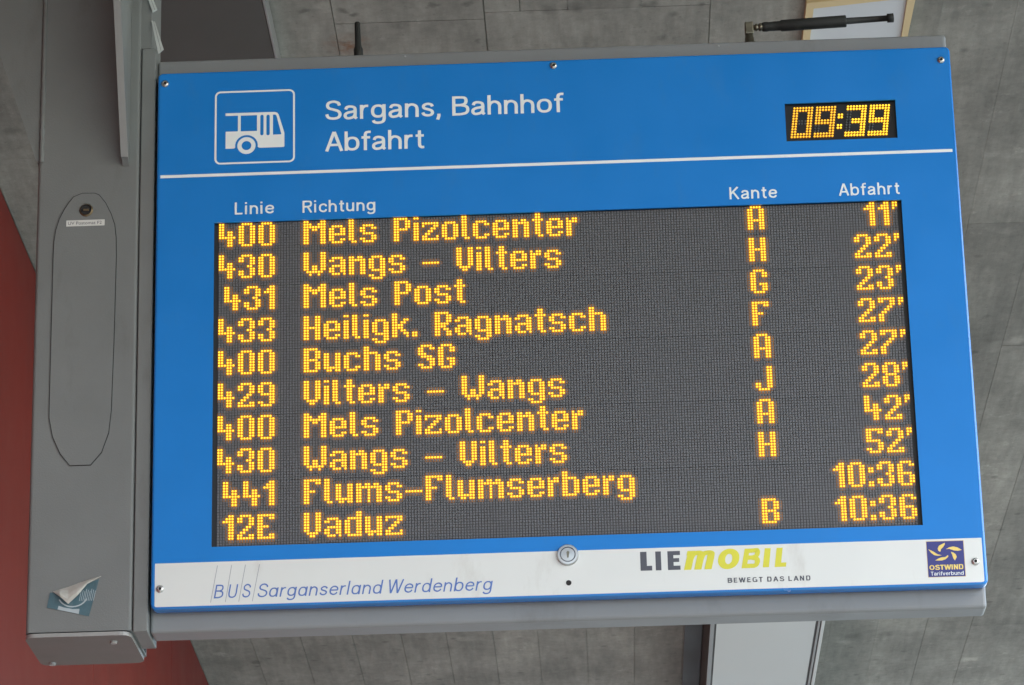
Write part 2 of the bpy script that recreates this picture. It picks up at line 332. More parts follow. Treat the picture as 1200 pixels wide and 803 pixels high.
def ribbon(bm, pts, t, y, mp):
    n = len(pts); Lf, Rt = [], []
    closed = (pts[0]-pts[-1]).length < 1e-5
    for i in range(n):
        a = pts[i-1] if i else (pts[-2] if closed else pts[0]); b = pts[i+1] if i < n-1 else (pts[1] if closed else pts[-1])
        d = (b-a)
        d.normalize(); nn = Vector((-d.y, d.x))*t/2
        Lf.append(pts[i]+nn); Rt.append(pts[i]-nn)
    for i in range(n-1):
        q = [mp(v) for v in (Lf[i], Lf[i+1], Rt[i+1], Rt[i])]
        bm.faces.new([bm.verts.new((x, y, z)) for x, z in q])
def stroke_text(name, s_, mat, parent, x0, x1, base, cap_, y, t=.125, xh=.72, track=.045, shear=0.0, space=.30, italic=False):
    """each letter is a part of its own; strokes are stacked a few hundredths of a millimetre apart"""
    D_ = letters(t, xh, italic); adv = 0; pos = []
    lo, hi = 1e9, -1e9
    for c in s_:
        if c == ' ': adv += space; pos.append(None); continue
        w_, st_ = D_[c]; pos.append(adv)
        for p_ in st_:
            for v in p_: lo = min(lo, adv+v.x+shear*v.y-t/2); hi = max(hi, adv+v.x+shear*v.y+t/2)
        adv += w_ + track
    sx = (x1-x0)/(hi-lo)
    for c, a in zip(s_, pos):
        if a is None: continue
        bm = bmesh.new()
        for k, p_ in enumerate(D_[c][1]):
            ribbon(bm, p_, t, y - .00006*k, lambda v: (x0 + (a + v.x + shear*v.y - lo)*sx, base + v.y*cap_))
        bmesh.ops.remove_doubles(bm, verts=bm.verts[:], dist=1e-7)
        bmesh.ops.recalc_face_normals(bm, faces=bm.faces[:])
        for f in bm.faces:
            if f.normal.y > 0: f.normal_flip()
        r_ = bmesh.ops.extrude_face_region(bm, geom=bm.faces[:])
        for e_ in r_['geom']:
            if isinstance(e_, bmesh.types.BMVert): e_.co.y -= .00025
        mesh_obj(name, bm, mat, parent)

# ------------------------------------------------------------------ ground and ceiling
g = bx('ground', M['ground'], None, -80, 80, -80, 80, -4.2, -3.94); g['kind'] = 'structure'
TILT = math.atan(-0.0355915)
CEIL = Matrix.Translation((0, 0, 1.5069)) @ Matrix.Rotation(TILT, 4, 'X')
ceil = bx('ceiling', M['concrete'], None, -1.9, 2.95, -8, 13, 0, .35)
ceil.matrix_world = CEIL; ceil['kind'] = 'structure'
def cpanel(x0, x1, s0, s1, g=.002, t=None):
    t = t if t is not None else .012 + random.uniform(-.0025, .0025)
    b = box(bmesh.new(), -(x1-x0)/2+g, (x1-x0)/2-g, -(s1-s0)/2+g, (s1-s0)/2-g, -t, 0)
    o = mesh_obj('concrete_panel', b, M['concrete'], ceil); o.location = ((x0+x1)/2, (s0+s1)/2, 0)
NEAR = [(-1.62, -1.17, -.5, 2.1), (-1.62, -1.17, 2.1, 3.2), (-1.17, -.757, -.5, 3.2), (-.757, -.58, -.5, 3.2),
        (-.58, -.187, -.5, 1.338), (-.58, -.187, 1.338, 3.2), (-.187, .4, 1.302, 3.2), (-.187, -.093, -.5, 1.302), (-.093, .03, -.5, 1.302),
        (.03, .22, -.5, 1.302), (.22, .4, -.5, 1.302), (.4, .70, -.5, 3.2), (.70, 1.005, -.5, 3.2)]
for a in NEAR: cpanel(*a, g=.0018 if abs(a[1]+.187) < .01 or abs(a[0]+.187) < .01 else .0006, t=.008 + random.uniform(-.001, .001))
for x0, x1, cuts in ((1.005, 1.2, (-.5, 2.72, 5.1, 9.6)), (1.2, 1.4, (-.5, 2.78, 3.82, 6.6, 9.6)), (1.4, 1.585, (-.5, 1.9, 3.78, 9.6)),
                     (1.585, 2.0, (-.5, 2.3, 4.6, 6.9, 9.6)), (2.0, 2.45, (-.5, 3.1, 6.2, 9.6)), (2.45, 2.94, (-.5, 2.4, 5.5, 9.6))):
    for a, b in zip(cuts, cuts[1:]): cpanel(x0, x1, a, b, .0009 if 1.585 in (x0, x1) else .0003, .003 + random.uniform(-.0005, .0005))
xs = [-1.62, -1.375, -1.17, -.957, -.757, -.572, -.38, -.197, .003, .2, .4, .6, .8, 1.005]
for x0, x1 in zip(xs, xs[1:]):
    s = 3.2
    while s < 9.6:
        e = min(9.6, s + random.uniform(1.6, 3.0))
        if 9.6-e < .8: e = 9.6
        cpanel(x0, x1, s, e, .0008, .005 + random.uniform(-.0012, .0012)); s = e

# soffit slab (dark, with pale edge strip), duct, framed board: hang under the ceiling
def under_ceiling(o): o.matrix_world = CEIL; return o
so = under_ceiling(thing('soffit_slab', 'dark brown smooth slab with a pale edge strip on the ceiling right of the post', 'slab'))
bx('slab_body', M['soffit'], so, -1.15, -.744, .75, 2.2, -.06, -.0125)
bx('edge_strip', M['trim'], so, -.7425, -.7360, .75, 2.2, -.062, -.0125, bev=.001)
du = under_ceiling(thing('ceiling_duct', 'long light grey metal duct hanging under the ceiling below the board', 'duct'))
bx('duct_casing', M['ductshade'], du, .480, .911, 3.2, 9.6, -.296, -.0145, bev=.003)  # casing coloured dark for the shade on the duct's sides
bx('bottom_panel', M['duct'], du, .502, .878, 3.2, 9.6, -.3005, -.2965)
bx('shade_strip', M['ductshade'], du, .405, .4785, 3.2, 9.6, -.020, -.0145, bev=.002)  # dark strip built in place of the shadow beside the duct
for a, b in ((.478, .494), (.886, .895), (.900, .913)): bx('edge_profile', M['trim'] if a < .89 else M['duct'], du, a, b, 3.2, 9.6, -.304, -.2965, bev=.0015)
fr = under_ceiling(thing('framed_board', 'white board in a pale yellow frame on the ceiling behind the lying antenna', 'board'))
def fpoly(name, mat, pts, z0, z1):
    return mesh_obj(name, prism(bmesh.new(), pts, 'Z', z0, z1), mat, fr)
fpoly('board_face', M['board'], [(.664, 1.287), (.904, 1.245), (.904, 1.75), (.660, 1.75)], -.028, -.0145)
fpoly('frame_bar', M['yellow'], [(.645, 1.255), (.6645, 1.2865), (.6615, 1.75), (.642, 1.75)], -.038, -.0145)
fpoly('frame_bar', M['yellow'], [(.9035, 1.245), (.925, 1.212), (.914, 1.75), (.9035, 1.75)], -.038, -.0145)
fpoly('frame_bar', M['yellow'], [(.645, 1.2545), (.925, 1.2115), (.9035, 1.2445), (.6645, 1.286)], -.038, -.0145)

# ------------------------------------------------------------------ red side wall
rw = thing('red_wall', 'red clad wall left of the post, meeting the concrete ceiling', 'wall', (-1.62, 3, -3.94))
bx('wall_core', M['dark'], rw, -.35, -.014, -12.0, 9.2, 0, 5.1)
cuts = [-7.5, -5.4, -3.4, -1.75, .25, 2.2, 4.2-3-.0, 6.18-3]
cuts = [-8.8, -6.6, -4.5, -2.4, -.4, 1.6, 4.197, 6.162, 8.1, 10.1, 12.2]
for a, b in zip(cuts, cuts[1:]):
    o = bx('cladding_panel', M['red'], rw, -.012, 0, a-3+.003, b-3-.003, .0, 5.30 - .036*((a+b)/2-4), bev=.0015, seg=1)
# keep cladding tops below the sloping ceiling
for o in rw.children:
    if o.name.startswith('cladding'):
        for v in o.data.vertices:
            if v.co.z > 2:
                v.co.z = 1.5069 - .0355915*(v.co.y+3) + 3.94 - .0145 + .002
for o in rw.children:
    if o.name.startswith('wall_core'):
        for v in o.data.vertices:
            if v.co.z > 2: v.co.z = 1.5069 - .0355915*(v.co.y+3) + 3.94 - .004

# ------------------------------------------------------------------ supporting post
post = thing('support_post', 'thick grey steel post carrying the departure board on its left side', 'post')
PG = M['postgrey']
bm = bmesh.new(); prism(bm, rrect(-1.110, -.8910, .001, .224, .008), 'Z', -.526, 1.49)
mesh_obj('post_tube', bm, PG, post)
bm = bmesh.new(); prism(bm, rrect(-1.1125, -.8985+.004, -.0015, .2265, .022), 'Z', -.5370, -.5288)
for f in bm.faces: f.material_index = 0 if abs(f.normal.z) > .5 else 1  # side faces take the lightened rim colour
cap = mesh_obj('end_cap', bm, [M['capgrey'], M['caplit']], post)
for x, y in ((-.935, .045), (-1.087, .205)):
    bm = bmesh.new(); bmesh.ops.create_cone(bm, cap_ends=True, segments=12, radius1=.0065, radius2=.0075, depth=.005, matrix=Matrix.Translation((x, y, -.5395)))
    mesh_obj('cap_screw', bm, M['pale'], cap)
# side plate between post and board
bm = box(bmesh.new(), -.8895, -.8595, 0, .140, -.530, .775, bev=.002)
mesh_obj('side_plate', bm, PG, post)
bx('joint_gap', M['seal'], post, -.8908, -.8897, .004, .20, -.522, .775)
bx('upper_plate', PG, post, -.9050, -.8700, .0035, .15, .7765, 1.46, bev=.002)
# triangular gussets
bm = bmesh.new(); prism(bm, [(-1.1095, .517), (-1.1095, 1.48), (-1.440, 1.48), (-1.1135, .517)], 'Y', .004, .034)
mesh_obj('gusset_plate', bm, PG, post)
# weld bead
bm = bmesh.new(); prev = None
zz = .515
rings = []
while zz < 1.42:
    r = .0055 + .0006*math.sin(zz*260) + random.uniform(-.0003, .0003); cx = -1.1030 + random.uniform(-.0003, .0003)
    rings.append([bm.verts.new((cx + r*math.cos(a), .002 + r*.8*math.sin(a), zz)) for a in [i*math.pi/4 for i in range(8)]]); zz += .006
for A, B in zip(rings, rings[1:]):
    for i in range(8): bm.faces.new((A[i], A[(i+1) % 8], B[(i+1) % 8], B[i]))
mesh_obj('weld_bead', bm, PG, post, smooth=True)
# gusset standing out towards the viewer; its front edge slopes back to the post
bm = bmesh.new(); prism(bm, [(.0, .500), (-.022, .5135), (-.230, .93), (-.450, 1.37), (-.450, 1.44), (.0, 1.44)], 'X', -.9275, -.9135)
mesh_obj('gusset_plate', bm, M['pale'] if False else PG, post)
bm = bmesh.new(); prism(bm, [(-.0225, .5125), (-.2305, .9295), (-.4505, 1.3695), (-.4535, 1.3695), (-.2335, .9280), (-.0255, .5110)], 'X', -.9280, -.9130)
mesh_obj('cut_edge', bm, M['capedge'], post)
# two pale slanting cleats above the side plate
for pts in ([(-.8820, .905), (-.8720, .905), (-.8581, .8679), (-.8685, .8620)], [(-.8700, .8405), (-.8624, .8375), (-.8430, .7720), (-.8544, .7623)]):
    bm = bmesh.new(); prism(bm, pts, 'Y', -.003, .0030); c = mesh_obj('cleat', bm, M['cleat'], post)
    (a0, b0), (a1, b1), (a2, b2), (a3, b3) = pts
    bm = bmesh.new(); prism(bm, [(a0+.50*(a1-a0), b0), (a0+.58*(a1-a0), b0), (a3+.58*(a2-a3), b3+.58*(b2-b3)), (a3+.50*(a2-a3), b3+.50*(b2-b3))], 'Y', -.0034, -.0028)
    mesh_obj('groove', bm, PG, c)
# inspection hatch
H = [(-1013.1, 439.6), (-986.9, 438.9), (-977, 434.5), (-963.2, 415.9), (-951.1, 390.5), (-943.0, 365.3), (-939.6, 336.2), (-938.4, 294.9), (-940.0, 100), (-942.9, -49.8),
     (-947.4, -100.3), (-961.4, -142.7), (-983.4, -169.5), (-1026.1, -169.5), (-1046.5, -143.8), (-1063.2, -105.8), (-1071.4, -64.3), (-1071.6, 100), (-1071.3, 299.6),
     (-1070.6, 330.6), (-1067.3, 357.4), (-1060.5, 382.0), (-1050.8, 402.6), (-1041.4, 418.7), (-1031.3, 432.0)]
H = [(x/1000, z/1000) for x, z in H]; hc = (-1.0055, .135)
def scaled(k): return [(hc[0] + (x-hc[0])*(1 + k/.066), hc[1] + (z-hc[1])*(1 + k/.305)) for x, z in H]
hatch = flat('hatch_cover', [H], PG, post, -.0006, .0007)
flat('hatch_seal', [scaled(.0016)], M['seal'], hatch, .0003, .0009)
bm = bmesh.new()
for r0, r1, y0, y1, mi in ((.0150, .0118, -.0014, -.0050, 0), (.0118, .0112, -.0050, -.0016, 1)):
    A = [bm.verts.new((-1.0037 + r0*math.cos(t*math.pi/12), y0, .4008 + r0*math.sin(t*math.pi/12))) for t in range(24)]
    B = [bm.verts.new((-1.0037 + r1*math.cos(t*math.pi/12), y1, .4008 + r1*math.sin(t*math.pi/12))) for t in range(24)]
    for i in range(24): bm.faces.new((A[i], A[(i+1) % 24], B[(i+1) % 24], B[i])).material_index = mi
f = bm.faces.new(B); f.material_index = 1
bmesh.ops.recalc_face_normals(bm, faces=bm.faces[:])
lock = mesh_obj('hatch_lock', bm, [M['bronze'], M['seal']], hatch)
bm = box(bmesh.new(), -1.0097, -.9977, -.0046, -.0015, .3985, .4030, bev=.0008); mesh_obj('lock_bar', bm, M['bronze'], hatch)
tape = bx('label_tape', M['labelwhite'], hatch, -1.0457, -.9638, -.0019, -.0014, .3645, .3782)
text('label_text', 'UV Postomat F2', M['charcoal'], hatch, -1.0420, -.9700, .3681, .0068, -.0019)

# torn sticker on the post
st = thing('torn_sticker', 'torn teal sticker with its cream corner peeled forward, low on the post', 'sticker', (-1.013, -.001, -.45))
def rel(pts): return [((x/1000)+1.013, (z/1000)+.45) for x, z in pts]
flat('sticker_base', [rel([(-1060.9, -441.8), (-1067.0, -474.0), (-1030, -482.5), (-980.3, -494.8), (-969, -452), (-960.4, -416.6), (-985, -424), (-1003, -430), (-1040, -446)])], M['teal'], st, .0008, .0002)
arc = []
for i in range(13):
    a = math.radians(205 + i*(335-205)/12); arc.append((-1013.5+32.5*math.cos(a), -446+29*math.sin(a)))
for i in range(12, -1, -1):
    a = math.radians(205 + i*(335-205)/12); arc.append((-1013.5+29.8*math.cos(a), -446+26.4*math.sin(a)))
flat('ring_print', [rel(arc)], M['stickerlight'], st, .0004, .0001)
flat('pale_patch', [rel([(-1042.6, -470.8), (-1031.8, -474.8), (-1013.4, -478.8), (-999.7, -478.5), (-1001.0, -489.5), (-1044.7, -478.7)])], M['stickerlight'], st, .0004, .0001)
for i in range(9):
    x = -1001 + i*3.6; flat('fine_stroke', [rel([(x, -462), (x+1.1, -462), (x+5.2, -437-(i % 3)*2), (x+4.1, -437-(i % 3)*2)])], M['stickerlight'], st, .0004, .0001)
bm = bmesh.new(); rows = []
F0 = [(-1054.8, -440.5), (-1040, -436.5), (-1022, -431.5), (-1002, -424), (-982.5, -418), (-955.9, -411.0)]   # fold line
F1 = [(-1052.0, -443.5), (-1038, -455), (-1021.2, -470.7), (-1003.3, -453.9), (-983.5, -428.2), (-956.9, -412.2)]  # free edge
for k in range(5):
    t = k/4; rows.append([bm.verts.new((((a[0]*(1-t)+b[0]*t)/1000)+1.013, -.0006 - .011*math.sin(t*math.pi*.62)*min(1, abs(a[1]-b[1])/18), ((a[1]*(1-t)+b[1]*t)/1000)+.45)) for a, b in zip(F0, F1)])
for A, B in zip(rows, rows[1:]):
    for i in range(len(A)-1): bm.faces.new((A[i], A[i+1], B[i+1], B[i]))
fl = mesh_obj('peeled_flap', bm, M['cream'], st)
sm = fl.modifiers.new('thick', 'SOLIDIFY'); sm.thickness = .0005

# ------------------------------------------------------------------ the departure board
B = thing('departure_board', 'large blue bus departure board with amber LED timetable, hung from the grey post', 'display board')
FY = -.010
# grey housing
bm = box(bmesh.new(), -.8585, .851, .027, .097, -.527, .757, bev=.007, seg=3)
hs = mesh_obj('housing', bm, M['grey'], B)
bx('rear_casing', M['grey'], B, -.80, .80, .0975, .19, -.40, .72)
for x, z in ((-.32, .754), (.36, .753)):
    bm = bmesh.new(); bmesh.ops.create_cone(bm, cap_ends=True, segments=10, radius1=.0022, radius2=.0022, depth=.002, matrix=Matrix.Translation((x, .0262, z-.006)) @ Matrix.Rotation(math.pi/2, 4, 'X'))
    mesh_obj('rivet', bm, M['pale'], B)
# blue lid with its two openings
HO = .005
fp = flat('front_panel', [rrect(-.853, .853, -.487, .711, .011), [(-.729-HO, -.3585-HO), (-.729-HO, .3592+HO), (.7285+HO, .3592+HO), (.7285+HO, -.3585-HO)],
          [(.4932-HO, .5018-HO), (.4932-HO, .5905+HO), (.7295+HO, .5905+HO), (.7295+HO, .5018-HO)]], M['blue_edge'], B, .0090, .0145, bevel=.004)
flat('face_sheet', [rrect(-.8488, .8488, -.4828, .7068, .007), [(-.729, -.3585), (-.729, .3592), (.7285, .3592), (.7285, -.3585)],
     [(.4932, .5018), (.4932, .5905), (.7295, .5905), (.7295, .5018)]], M['blue'], B, -.0077, .0023)
ws = flat('white_strip', [[(-.8445, -.3905), (.8455, -.3895), (.8455, -.4795), (.8435, -.4822), (.8400, -.4827), (-.8395, -.4827), (-.8430, -.4822), (-.8445, -.480)]], M['white'], B, -.0102, .0002)
flat('divider_line', [[(-.8448, .4648), (-.8448, .4715), (.8435, .4715), (.8435, .4648)]], M['letter'], B, -.0102, .0002)
# headings
LT = M['letter']; TY = -.0101
stroke_text('heading_letter', 'Sargans, Bahnhof', LT, B, -.4918, .0245, .5875, .0452, TY, t=.125, track=.065, space=.31)
stroke_text('heading_letter', 'Abfahrt', LT, B, -.4920, -.2760, .5143, .0450, TY, t=.125, track=.065, space=.31)
for s, a, b, z in (('Linie', -.6850, -.6008, .3757), ('Richtung', -.5405, -.3855, .3745), ('Kante', .3665, .4675, .3730), ('Abfahrt', .5975, .7280, .3726)):
    stroke_text('column_letter', s, LT, B, a, b, z, .0276, TY, t=.130, track=.12)
# bus pictogram
def mm(L): return [(x/1000, z/1000) for x, z in L]
pic = flat('pictogram_frame', [rrect(-.7292, -.5566, .4922, .6628, .0125), rrect(-.7252, -.5606, .4962, .6588, .0088)], LT, B, TY-.0001, .0001)
wc = (-.6607, .5342)
archp = [(wc[0] + .0245*math.cos(math.radians(a)), wc[1] + .0245*math.sin(math.radians(a))) for a in range(-8, 189, 14)]
out = mm([(-706.0, 611.0), (-599.7, 610.6), (-594.6, 608.7), (-591.4, 603.9), (-579.3, 561.2), (-579.2, 531.0), (-579.9, 528.9), (-582.5, 528.1), (-631.5, 528.1), (-634.5, 529.0)]) + archp + \
      mm([(-686.3, 529.0), (-689.3, 528.1), (-705.6, 528.1), (-705.6, 568.0), (-679.3, 568.0), (-679.4, 604.6), (-706.0, 604.8)])
def slot(x0, x1, z0, z1): return rrect(x0/1000, x1/1000, z0/1000, z1/1000, .0034, 4)
flat('bus_body', [out, mm([(-673.2, 604.4), (-638.2, 604.3), (-638.2, 567.7), (-673.2, 567.9)]), slot(-631.1, -624.1, 557, 604.8), slot(-618.0, -610.8, 556.6, 604.4),
                  mm([(-603.9, 603.6), (-602.5, 604.6), (-599.0, 604.3), (-596.4, 602.0), (-585.7, 557.8), (-603.9, 557.6)])], LT, pic, TY-.0001, .0001)
flat('bus_wheel', [circle(*wc, .0196, 40), circle(*wc, .0104, 32)], LT, pic, TY-.0001, .0001)

# LED screen ---------------------------------------------------------------
P = .006
led = bx('led_screen', M['dark'], B, -.732, .732, .0035, .024, -.362, .362)
def led_module_mesh():
    bm = bmesh.new(); box(bm, -.1437, .1437, .0012, .0034, -.0717, .0717, mi=0)
    for i in range(48):
        for j in range(24):
            cx = (i-23.5)*P; cz = (j-11.5)*P
            a = [bm.verts.new((cx+dx*.0022, .0012, cz+dz*.0026)) for dx, dz in ((-1, -1), (1, -1), (1, 1), (-1, 1))]
            b = [bm.verts.new((cx+dx*.0017, .0, cz+dz*.0021)) for dx, dz in ((-1, -1), (1, -1), (1, 1), (-1, 1))]
            fs = [bm.faces.new(b)] + [bm.faces.new((a[k], a[(k+1) % 4], b[(k+1) % 4], b[k])) for k in range(4)]
            for f in fs: f.material_index = 1
    me = bpy.data.meshes.new('led_module'); bm.to_mesh(me); bm.free(); me.materials.append(M['screen']); me.materials.append(M['bump'])
    return me
lm = led_module_mesh()
for i in range(5):
    for j in range(5):
        o = link(bpy.data.objects.new('led_module', lm), led); o.location = ((i-2)*.288, 0, (2-j)*.144)
G = {}
def gl(ch, s): G[ch] = s.split('/')
z7 = '/'.join(['##..##']*7)
gl('0', '.####./'+z7+'/.####.')
gl('1', '..##/.###/####/'+'/'.join(['..##']*6))
gl('2', '.####./##..##/##..##/....##/...##./..##../.##.../##..##/######')
G['2'][3] = '....##'
gl('2', '.####./##..##/##..##/....##/...##./..##../.##.../##..##/######')
gl('3', '.####./##..##/##..##/....##/...##./....##/##..##/##..##/.####.')
gl('4', '##..../##..../##..../##.##./##.##./######/...##./...##./...##.')
gl('5', '######/##..##/##..../##..../#####./....##/....##/##..##/.####.')
gl('6', '.####./##..##/##..../##..../#####./##..##/##..##/##..##/.####.')
gl('7', '######/##..##/....##/...##./..##../.##.../##..../##..../##....')
gl('8', '.####./##..##/##..##/##..##/.####./##..##/##..##/##..##/.####.')
gl('9', '.####./##..##/##..##/##..##/.#####/....##/....##/##..##/.####.')
gl(':', '../../##/##/../../../##/##')
gl("'", '##/##/#.')
gl('-', '....../....../....../....../....../######')
gl('.', '../../../../../../../##/##')
gl('M', '##....##/###..###/########/##.##.##/##....##/##....##/##....##/##....##/##....##')
gl('W', '##....##/##....##/##....##/##....##/##....##/##.##.##/##.##.##/.######./..#..#..')
gl('P', '#####./##..##/##..##/##..##/#####./##..../##..../##..../##....')
gl('V', z7+'/.####./..##..')
gl('H', '##..##/##..##/##..##/##..##/######/##..##/##..##/##..##/##..##')
gl('R', '#####./##..##/##..##/##..##/#####./####../##.##./##..##/##..##')
gl('B', '#####./##..##/##..##/##..##/#####./##..##/##..##/##..##/#####.')
gl('S', '.####./##..##/##..../###.../.####./...###/....##/##..##/.####.')
gl('G', '.####./##..##/##..##/##..../##..../##.###/##..##/##..##/.####.')
gl('F', '######/##..##/##..../##..../####../##..../##..../##..../##....')
gl('E', '######/##..##/##..../##..../####../##..../##..../##..##/######')
gl('A', '.####./##..##/##..##/##..##/##..##/######/##..##/##..##/##..##')
gl('J', '....##/....##/....##/....##/....##/....##/##..##/##..##/.####.')
e2 = '....../....../'
gl('e', e2+'.####./##..##/##..##/######/##..../##..##/.####.')
gl('l', '/'.join(['##.']*8)+'/.##')
gl('s', e2+'.####./##..##/##..../.####./....##/##..##/.####.')
gl('i', '##/../'+'/'.join(['##']*7))
gl('z', e2+'######/#...##/...##./..##../.##.../##...#/######')
gl('o', e2+'.####./##..##/##..##/##..##/##..##/##..##/.####.')
gl('c', e2+'.####./##..##/##..../##..../##..../##..##/.####.')
gl('n', e2+'##.##./######/##..##/##..##/##..##/##..##/##..##')
gl('t', '.##./.##./####/.##./.##./.##./.##./.##./..##')
gl('r', '..../..../#.##/####/##../##../##../##../##..')
gl('a', e2+'.####./##..##/....##/.#####/##..##/##..##/.###.#')
gl('g', e2+'.####./##..##/##..##/##..##/##..##/.#####/....##/##..##/.####.')
gl('k', '##..../##..../##..##/##.##./####../####../##.##./##..##/##...#')
gl('u', e2+'##..##/##..##/##..##/##..##/##..##/######/.##.##')
gl('h', '##..../##..../#####./##..##/##..##/##..##/##..##/##..##/##..##')
gl('m', '........./........./##.##.##./#########/##..#..##/##..#..##/##..#..##/##..#..##/##..#..##')
gl('b', '##..../##..../#####./##..##/##..##/##..##/##..##/##..##/#####.')
gl('d', '....##/....##/.#####/##..##/##..##/##..##/##..##/##..##/.#####')
KIND = {"'": 'lit_minute_mark', ':': 'lit_colon', '-': 'lit_dash', '.': 'lit_full_stop'}
def add_dot(bm, cx, cz, y0=.0002, s=1.0, core=0, halo=1):
    n = 8; R1, R2 = .00270*s, .00180*s
    o = [bm.verts.new((cx+R1*math.cos(2*math.pi*(i+.5)/n), y0+.0004, cz+R1*math.sin(2*math.pi*(i+.5)/n))) for i in range(n)]
    a = [bm.verts.new((cx+R2*math.cos(2*math.pi*(i+.5)/n), y0-.0009, cz+R2*math.sin(2*math.pi*(i+.5)/n))) for i in range(n)]
    b = [bm.verts.new((cx+R2*.6*math.cos(2*math.pi*(i+.5)/n), y0-.0027, cz+R2*.6*math.sin(2*math.pi*(i+.5)/n))) for i in range(n)]
    t = bm.verts.new((cx, y0-.0032, cz))
    for i in range(n):
        j = (i+1) % n
        bm.faces.new((o[i], o[j], a[j], a[i])).material_index = halo
        bm.faces.new((a[i], a[j], b[j], b[i])).material_index = core
        bm.faces.new((b[i], b[j], t)).material_index = core
GM = {}
def glyph_mesh(ch):
    if ch not in GM:
        bm = bmesh.new()
        for r, row in enumerate(G[ch]):
            for c, k in enumerate(row):
                if k == '#': add_dot(bm, c*P, -r*P)
        nm = KIND.get(ch, 'lit_digit' if ch.isdigit() else 'lit_letter')
        lit = set((r, c) for r, row in enumerate(G[ch]) for c, k in enumerate(row) if k == '#')
        bmesh.ops.recalc_face_normals(bm, faces=bm.faces[:])
        near = set((r+a, c+b) for r, c in lit for a in (-1, 0, 1) for b in (-1, 0, 1) if a == 0 or b == 0)
        for r, c in near:      # glowing quads imitate the orange haze round the lit lenses
            if (ch == '4' and c < 0) or (ch in "'6" and c >= len(G[ch][0])): continue
            yy = .0009 if (r, c) in lit else .0010
            q = [bm.verts.new(((c+dx*.497)*P, yy, (-r+dz*.497)*P)) for dx, dz in ((-1, -1), (1, -1), (1, 1), (-1, 1))]
            bm.faces.new(q).material_index = 2 if (r, c) in lit else 3
        me = bpy.data.meshes.new(nm); bm.to_mesh(me); bm.free()
        for k_ in ('core', 'halo', 'haze', 'haze2'): me.materials.append(M[k_]); GM[ch] = (nm, me, max(len(r) for r in G[ch]))
    return GM[ch]
def width(s): return sum(5 if c == ' ' else glyph_mesh(c)[2]+1 for c in s) - 1
def put(s, col, line, right=False):
    if right: col = col - width(s) + 1
    for c in s:
        if c == ' ': col += 5; continue
        nm, me, wd = glyph_mesh(c)
        o = link(bpy.data.objects.new(nm, me), led); o.location = ((col-119.5)*P, 0, (59.5-line*12)*P); col += wd+1
ROWS = [('400', 'Mels Pizolcenter', 'A', "11'"), ('430', 'Wangs - Vilters', 'H', "22'"), ('431', 'Mels Post', 'G', "23'"), ('433', 'Heiligk. Ragnatsch', 'F', "27'"),
        ('400', 'Buchs SG', 'A', "27'"), ('429', 'Vilters - Wangs', 'J', "28'"), ('400', 'Mels Pizolcenter', 'A', "42'"), ('430', 'Wangs - Vilters', 'H', "52'"),
        ('441', 'Flums-Flumserberg', '', '10:36'), ('12E', 'Vaduz', 'B', '10:36')]
for i, (n, d, k, t) in enumerate(ROWS):
    put(n, 19, i, right=True); put(d, 30, i); put(k, 187, i); put(t, 239, i, right=True)

# clock --------------------------------------------------------------------
ck = bx('clock_display', M['clockface'], B, .490, .733, .0022, .020, .498, .594)
PX, PZ, SL = .00632, .00607, .00085
def clock_glyph(name, rows, x0, lit=True, dim=False):
    bm = bmesh.new()
    for r, row in enumerate(rows):
        for c, k in enumerate(row):
            if k == ('#' if lit else 'o'):
                add_dot(bm, x0 + c*PX - r*SL, .5826 - r*PZ, y0=.0012, s=1.06 if lit else .9, core=0, halo=1 if lit else 0)
    if not bm.verts: bm.free(); return
    bmesh.ops.recalc_face_normals(bm, faces=bm.faces[:])
    return mesh_obj(name, bm, [M['coredim' if dim else 'core'], M['halodim' if dim else 'halo']] if lit else [M['unlit']], ck)
F7 = '#######'; LR = '##...##'
D = {'0': [F7]*2 + [LR]*3 + ['##ooo##']*2 + [LR]*3 + [F7]*2,
     '9': [F7]*2 + [LR]*3 + [F7]*2 + ['oo...##']*3 + [F7]*2,
     '3': [F7]*2 + ['oo...##']*3 + ['oo#####']*2 + ['oo...##']*3 + [F7]*2,
     ':': ['..']*3 + ['##']*2 + ['..']*2 + ['##']*2}
for ch, x0 in (('0', .5146), ('9', .5634), (':', .6113), ('3', .6291), ('9', .6784)):
    clock_glyph('lit_colon' if ch == ':' else 'clock_digit', D[ch], x0, dim=x0 < .60)
    u = clock_glyph('unlit_segment', D[ch], x0, lit=False)

# screws and lock ----------------------------------------------------------
def disc(bm, x, z, prof, n=28, mi=0, mis=None):
    """revolve (radius, y) profile round the Y axis at x, z"""
    rr = []
    for r, y in prof:
        rr.append([bm.verts.new((x + r*math.cos(2*math.pi*i/n), y, z + r*math.sin(2*math.pi*i/n))) for i in range(n)])
    for k, (A, Bq) in enumerate(zip(rr, rr[1:])):
        for i in range(n):
            f = bm.faces.new((A[i], A[(i+1) % n], Bq[(i+1) % n], Bq[i])); f.material_index = mis[k] if mis else mi; f.smooth = True
    f = bm.faces.new(rr[-1]); f.material_index = mis[-1] if mis else mi
for x, z in ((-.8374, .6852), (.0013, .6966), (.8326, .6791), (-.8336, -.4448), (.8297, -.4394)):
    bm = bmesh.new()
    disc(bm, x, z, [(.0082, -.0100), (.0082, -.0112), (.0074, -.0128), (.0054, -.0148), (.0034, -.0155), (.0032, -.0153), (.0031, -.0128), (.0010, -.0126)], 20, mis=[0, 0, 0, 0, 0, 1, 1, 1])
    bmesh.ops.recalc_face_normals(bm, faces=bm.faces[:])
    mesh_obj('panel_screw', bm, [M['steel'], M['seal']], B)
bm = bmesh.new()
lx, lz = .0018, -.3995
